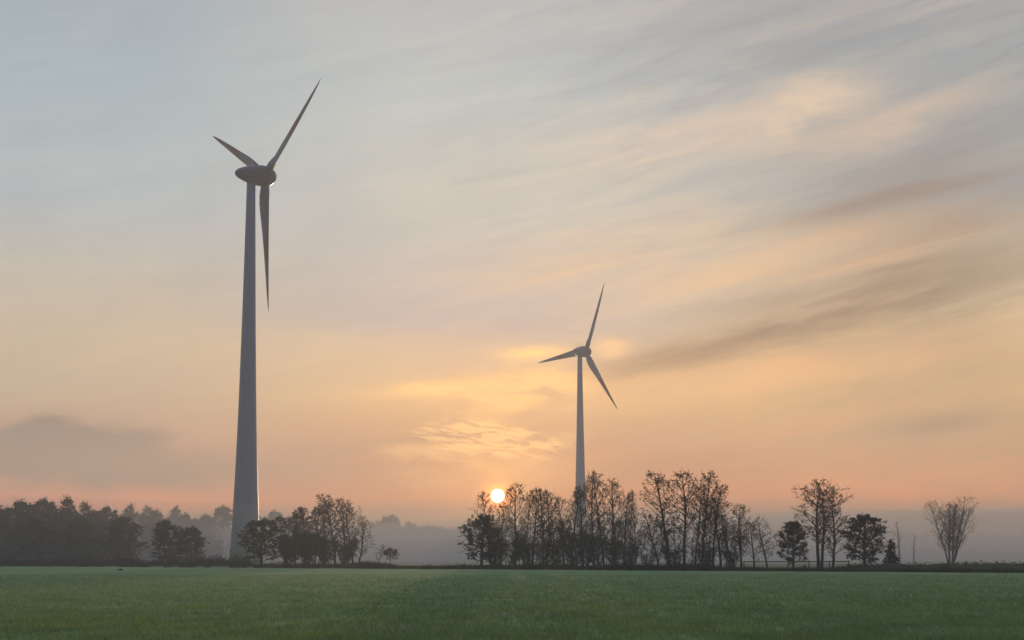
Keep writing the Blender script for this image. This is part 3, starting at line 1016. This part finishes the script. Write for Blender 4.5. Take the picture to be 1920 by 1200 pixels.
def scrub_mass(name, rng, centres, label, mat, cat='undergrowth', dens=70, s=0.26):
    VV, k = [], 0
    for (x, y, rx, ry, h) in centres:
        n = int(dens * rx * ry * (1 + h))
        a = rng.uniform(0, 2 * PI, n)
        r = np.sqrt(rng.uniform(0, 1, n))
        px_, py_ = np.cos(a) * r, np.sin(a) * r
        hh = h * np.sqrt(np.clip(1 - r ** 2, 0, 1)) * (0.55 + 0.45 * np.sin(px_ * 9 + x) * np.cos(py_ * 7 + y))
        z = rng.uniform(0, 1, n) ** 0.7 * (hh + 0.05)
        c = np.c_[x + px_ * rx, y + py_ * ry, z]
        u = rng.normal(0, 1, (n, 3))
        u /= np.linalg.norm(u, axis=1)[:, None]
        w = np.cross(u, rng.normal(0, 1, (n, 3)))
        w /= np.linalg.norm(w, axis=1)[:, None]
        q = s * rng.uniform(0.6, 1.4, n)[:, None]
        VV.append(np.stack([c - u * q * .6, c - w * q * .25, c + u * q * .6, c + w * q * .25], 1).reshape(-1, 3))
    V = np.concatenate(VV)
    V[:, 2] = np.maximum(V[:, 2], 0.0)
    return tag(link(name, tri_mesh(name, V, np.arange(len(V)).reshape(-1, 4), mat)), label, cat, None, 'stuff')


def spots(px0, px1, step, dist, h0, h1, rx=2.2, ry=1.6, jit=2.0):
    out_ = []
    px = px0
    while px < px1:
        p = at(px + rs.uniform(-step / 3, step / 3), dist + rs.uniform(-jit, jit))
        out_.append((p.x, p.y, rx * rs.uniform(0.7, 1.3), ry * rs.uniform(0.7, 1.3), rs.uniform(h0, h1)))
        px += step
    return out_


rng = np.random.default_rng(77)
scrub_mass('undergrowth', rng, spots(868, 1215, 15, 252, 0.4, 1.0) + spots(1170, 1330, 14, 210, 0.8, 1.7) + spots(1330, 1420, 16, 208, 0.2, 0.6),
           'dark brambles and dead stalks at the feet of the right hand groves', M['scrub'])
scrub_mass('hedge_bottom', rng, spots(-140, 450, 14, 309, 1.2, 3.2, 2.6, 2.0) + spots(450, 690, 18, 301, 0.6, 1.4),
           'low dark growth along the foot of the left wood and grove', M['scrub'])
mb_c = [(at(p_, 298).x, 298 + rs.uniform(-1, 1), 1.7, 1.5, h_) for p_, h_ in ((668, 0.9), (680, 1.3), (692, 1.4), (704, 1.3), (716, 1.0), (728, 0.6))]
scrub_mass('bramble_mound', rng, mb_c, 'low dark mound of brambles right of the left grove', M['scrub'], 'brambles', 110)
scrub_mass('tussocks', rng, spots(740, 870, 9, 282, 0.12, 0.4, 0.8, 0.7, 5.0), 'scattered dark tussocks on the meadow edge between the groves', M['scrub'], 'tussocks', 120, 0.2)

# low bank at the right with hedge on top
bank_mb = MB()
bx = [at(px, 216) for px in range(1560, 2041, 20)]
rb = random.Random(2)
rows_ = []
for i, p in enumerate(bx):
    f_ = min(1.0, i / 4.0)
    h = (0.75 + 0.15 * math.sin(i * 1.3) + rb.uniform(-0.06, 0.06)) * f_ + 0.02
    rows_.append([(p.x, p.y - 3.2, -0.02), (p.x, p.y - 1.9, h * 0.45), (p.x, p.y - 0.7, h * 0.92), (p.x, p.y + 0.7, h), (p.x, p.y + 2.0, h * 0.5), (p.x, p.y + 3.4, -0.02)])
for i, r_ in enumerate(rows_):
    s0 = bank_mb.addv(r_)
    if i:
        for j in range(5):
            bank_mb.f.append((s0 - 6 + j, s0 + j, s0 + j + 1, s0 - 6 + j + 1))
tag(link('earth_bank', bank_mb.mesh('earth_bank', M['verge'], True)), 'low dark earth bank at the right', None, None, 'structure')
hc = [(p.x, p.y + rs.uniform(-0.5, 0.8), 2.0, 1.2, 0.95 + rs.uniform(-0.2, 0.25) + (0.35 if p.x > 58 else 0)) for p in (at(px, 216) for px in range(1590, 2040, 18))]
scrub_mass('bank_growth', rng, hc, 'dark low scrub covering the earth bank at the right', M['scrub'], 'scrub', 90)

# ------------------------------------------------------------------ paddock fence
f0, f1 = at(1395, 204), at(1592, 222)
fv = f1 - f0
fl = fv.length
fe = thing('paddock_fence', 'low weathered wooden fence with one top rail and wires, right of the right grove', 'fence', f0, math.atan2(fv.y, fv.x))
npost = 6
for i in range(npost):
    x = fl * i / (npost - 1)
    mb = MB()
    hh = 1.28 + (i % 2) * 0.05
    mb.tube([(x, 0, -0.2), (x + 0.01, 0, hh * 0.5), (x + 0.02 * (-1) ** i, 0, hh)], [0.085, 0.08, 0.075], 8, True)
    link('post', mb.mesh('post', M['wood'], False), fe)
    if i < npost - 1:
        x2 = fl * (i + 1) / (npost - 1)
        mb = MB()
        mb.box(((x + x2) / 2, -0.11, 1.17), (x2 - x - 0.02, 0.045, 0.13))
        link('rail', mb.mesh('rail', M['wood']), fe)
        for zw in (0.45, 0.8):
            mb = MB()
            mb.tube([(x, -0.09, zw), ((x + x2) / 2, -0.09, zw - 0.02), (x2, -0.09, zw)], [0.006] * 3, 5)
            link('wire', mb.mesh('wire', M['steel']), fe)

# ------------------------------------------------------------------ wind turbines
BLADE = 35.5


def blade_mesh():
    mb = MB()
    n = 24
    st = [0.035, 0.05, 0.07, 0.10, 0.14, 0.19, 0.25, 0.32, 0.40, 0.5, 0.6, 0.7, 0.78, 0.85, 0.91, 0.95, 0.98, 1.0]
    ch = [1.9, 1.95, 2.1, 2.55, 3.1, 3.4, 3.3, 3.0, 2.65, 2.25, 1.92, 1.58, 1.30, 1.02, 0.74, 0.50, 0.28, 0.07]
    prev = None
    for s_, c in zip(st, ch):
        rel = max(0.0, min(1.0, (s_ - 0.05) / 0.14))
        th = (1 - rel) * 1.0 + rel * (0.30 - 0.16 * s_)        # thickness share: round root to thin foil
        tw_ = math.radians(24 * (1 - s_) ** 1.6 + 2)
        ring = []
        for j in range(n):
            a = 2 * PI * j / n
            xc = math.cos(a)                                   # +1 leading edge
            yc = math.sin(a)
            foil = yc * th * (0.62 + 0.38 * xc) if rel > 0 else yc * th
            cx_ = xc * 0.5 * c
            # leading edge nearly straight: shift so that the bulge is at the trailing edge
            cx_ += -(0.5 * c - 0.95) * 0.62 if s_ < 0.9 else -(0.5 * c - 0.95) * 0.62
            cy_ = (foil * rel + yc * (1 - rel) * 1.0) * 0.5 * c
            X = cx_ * math.cos(tw_) - cy_ * math.sin(tw_)
            Y = cx_ * math.sin(tw_) + cy_ * math.cos(tw_)
            ring.append((Y, X, s_ * BLADE))
        i = mb.addv(ring)
        if prev is not None:
            for j in range(n):
                j2 = (j + 1) % n
                mb.f.append((prev + j, prev + j2, i + j2, i + j))
        else:
            mb.f.append(tuple(range(i + n - 1, i - 1, -1)))
        prev = i
    mb.f.append(tuple(range(prev, prev + n)))
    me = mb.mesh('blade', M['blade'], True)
    return me


TOWER = [(0, 3.85), (5, 3.6), (10, 3.35), (14, 3.2), (20, 2.92), (27, 2.66), (38, 2.3), (50, 2.0), (63, 1.70), (78, 1.42), (90, 1.2), (97.2, 1.1)]


def turbine(hub, yaw, alpha, tilt, label, label_extra, sensors, tower_scale=1.0, nac=1.0):
    ax = 3.9                                            # hub centre lies this far up-wind of the tower axis
    n = Vector((math.cos(yaw), math.sin(yaw), 0))
    basep = Vector(hub) - n * ax
    t_ = thing('wind_turbine', label, 'wind turbine', (basep.x, basep.y, 0), yaw, 'wind turbines')
    mb = MB()
    k = (hub[2] - 1.9) / 97.2
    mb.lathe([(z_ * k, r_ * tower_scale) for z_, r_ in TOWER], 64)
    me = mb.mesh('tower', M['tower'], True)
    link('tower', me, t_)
    hz = hub[2]
    mb = MB()
    mb.box((-TOWER[0][1] * tower_scale + 0.12, 0, 2.6), (0.5, 1.2, 2.3))
    dr = link('door', mb.mesh('door', M['steel']), t_)
    mb = MB()
    for i_ in range(6):
        mb.box((-TOWER[0][1] * tower_scale - 0.3 - i_ * 0.28, 0, 1.32 - i_ * 0.22), (0.30, 1.3, 0.05))
    mb.tube([(-TOWER[0][1] * tower_scale - 0.2, 0.65, 2.3), (-TOWER[0][1] * tower_scale - 1.8, 0.65, 1.1), (-TOWER[0][1] * tower_scale - 1.8, 0.65, 0.0)], [0.03] * 3, 6)
    mb.tube([(-TOWER[0][1] * tower_scale - 0.2, -0.65, 2.3), (-TOWER[0][1] * tower_scale - 1.8, -0.65, 1.1), (-TOWER[0][1] * tower_scale - 1.8, -0.65, 0.0)], [0.03] * 3, 6)
    link('steps', mb.mesh('steps', M['steel']), t_)
    for sy in (-1, 1):
        mb = MB()
        for i_ in range(5):
            mb.box((-4.6 + 0.0 * i_, sy * 2.245, -0.5 + i_ * 0.22), (1.5, 0.12, 0.09))
        vt = link('vent', mb.mesh('vent', M['steel']), t_, (ax, 0, hz))
    # nacelle: egg shaped housing with its collar above the tower
    prof = [(-8.4, 0.02), (-8.3, 0.5), (-7.9, 0.95), (-7.3, 1.3), (-6.4, 1.66), (-5.4, 2.0), (-4.2, 2.3), (-3.0, 2.52), (-1.8, 2.66), (-0.9, 2.72), (-0.65, 2.7), (-0.62, 2.5)]
    mb = MB()
    mb.lathe([(s_, r_ * nac) for s_, r_ in prof], 40, 'x')
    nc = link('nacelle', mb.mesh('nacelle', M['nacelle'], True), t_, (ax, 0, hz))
    nc.rotation_euler = (0, -tilt, 0)
    mb = MB()
    mb.lathe([(-2.5, 1.16), (-1.9, 1.22), (-1.3, 1.6), (-0.6, 1.9)], 32)
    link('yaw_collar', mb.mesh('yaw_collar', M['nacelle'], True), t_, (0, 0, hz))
    prof = [(-0.58, 2.5), (-0.55, 2.66), (0.2, 2.68), (0.9, 2.54), (1.6, 2.22), (2.25, 1.74), (2.75, 1.18), (3.05, 0.6), (3.15, 0.05)]
    mb = MB()
    mb.lathe([(s_, r_ * nac) for s_, r_ in prof], 40, 'x')
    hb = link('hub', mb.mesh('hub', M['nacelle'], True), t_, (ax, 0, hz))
    hb.rotation_euler = (0, -tilt, 0)
    for kx in range(3):
        a = alpha + kx * 2 * PI / 3
        # local frame: +x up-wind; right end of the rotor disc is local -y
        b = link('blade', BL, t_, (ax, 0, hz))
        b.matrix_local = Matrix.Translation((ax, 0, hz)) @ Matrix.Rotation(-tilt, 4, 'Y') @ Matrix.Rotation(a, 4, 'X')
        mb = MB()
        mb.lathe([(1.6, 1.06), (2.45, 1.03), (2.75, 1.0)], 24)
        cf = link('blade_collar', mb.mesh('blade_collar', M['nacelle'], True), t_)
        cf.matrix_local = b.matrix_local.copy()
    if sensors:
        for (sx_, hh, rr) in ((-5.6, 1.9, 0.06), (-4.4, 1.0, 0.08), (-3.0, 1.1, 0.07), (-2.2, 1.3, 0.07)):
            zb = 2.0 if sx_ < -5 else 2.3
            mb = MB()
            mb.tube([(0, 0, 0), (0, 0, hh + 0.4)], [rr, rr * 0.7], 6, True)
            mb.box((0, 0, hh + 0.45), (0.28, 0.12, 0.1))
            link('wind_sensor', mb.mesh('wind_sensor', M['steel']), t_, (ax + sx_, 0, hz + zb - 0.35))
    return t_


BL = blade_mesh()
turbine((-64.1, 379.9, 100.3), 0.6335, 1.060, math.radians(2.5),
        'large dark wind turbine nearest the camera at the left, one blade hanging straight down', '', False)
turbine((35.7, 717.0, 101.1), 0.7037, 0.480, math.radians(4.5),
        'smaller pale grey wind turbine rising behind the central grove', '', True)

# ------------------------------------------------------------------ haze
HZ = 0.00068
m, t, o = material('haze')
pv = t.n('ShaderNodeVolumePrincipled')
pv.inputs['Color'].default_value = (0.78, 0.755, 0.71, 1)
pv.inputs['Density'].default_value = HZ
pv.inputs['Anisotropy'].default_value = 0.3
t.nt.links.new(pv.outputs[0], o.inputs['Volume'])
mb = MB()
mb.box((0, (GY0 + GY1) / 2, 71.5), (2 * GX + 60, GY1 - GY0 + 60, 145.0))
hz = link('haze', mb.mesh('haze', m))
tag(hz, 'thin morning haze filling the air over the fields', 'haze', None, 'stuff')

# low mist lying over the meadow behind the groves, with a gently uneven top
m, t, o = material('mist')
pv = t.n('ShaderNodeVolumePrincipled')
pv.inputs['Color'].default_value = (0.80, 0.78, 0.75, 1)
pv.inputs['Density'].default_value = 0.0033
pv.inputs['Anisotropy'].default_value = 0.2
t.nt.links.new(pv.outputs[0], o.inputs['Volume'])
mb = MB()
NX, NY = 46, 24
X0, X1, Y0, Y1 = -900.0, 900.0, 306.0, 1230.0
top_i, bot_i = [], []
for j in range(NY + 1):
    for i in range(NX + 1):
        x = X0 + (X1 - X0) * i / NX
        y = Y0 + (Y1 - Y0) * (j / NY) ** 1.6
        ed = min(1.0, min(i, NX - i) / 5.0) * min(1.0, j / 3.0) * min(1.0, (NY - j) / 3.0)
        ed = ed * ed * (3 - 2 * ed)
        h = 0.3 + ed * (15.0 + 3.0 * math.sin(x * 0.017 + 1.3 * math.sin(y * 0.011)) + 2.2 * math.sin(y * 0.023 + x * 0.006))
        if j == 0:
            y += 12 * math.sin(x * 0.02) + 6 * math.sin(x * 0.053)
        top_i.append(mb.addv([(x, y, h)]))
        bot_i.append(mb.addv([(x, y, -0.5)]))
W1 = NX + 1
for j in range(NY):
    for i in range(NX):
        a, b, c_, d_ = j * W1 + i, j * W1 + i + 1, (j + 1) * W1 + i + 1, (j + 1) * W1 + i
        mb.f.append((top_i[a], top_i[b], top_i[c_], top_i[d_]))
        mb.f.append((bot_i[d_], bot_i[c_], bot_i[b], bot_i[a]))
for i in range(NX):
    a, b = i, i + 1
    mb.f.append((bot_i[a], bot_i[b], top_i[b], top_i[a]))
    a, b = NY * W1 + i, NY * W1 + i + 1
    mb.f.append((top_i[a], top_i[b], bot_i[b], bot_i[a]))
for j in range(NY):
    a, b = j * W1, (j + 1) * W1
    mb.f.append((top_i[a], top_i[b], bot_i[b], bot_i[a]))
    a, b = j * W1 + NX, (j + 1) * W1 + NX
    mb.f.append((bot_i[a], bot_i[b], top_i[b], top_i[a]))
tag(link('mist', mb.mesh('mist', m)), 'low bank of ground mist on the meadow behind the groves', 'mist', None, 'stuff')

# ------------------------------------------------------------------ render settings
vs = scene.view_settings
vs.view_transform = 'Standard'
vs.look = 'None'
vs.exposure = 0.0
vs.gamma = 1.0
cy = scene.cycles
cy.use_denoising = True
try:
    cy.denoiser = 'OPENIMAGEDENOISE'
except Exception:
    pass
cy.max_bounces = 6
cy.diffuse_bounces = 3
cy.transmission_bounces = 4
cy.volume_bounces = 1
cy.transparent_max_bounces = 8
cy.sample_clamp_indirect = 5.0
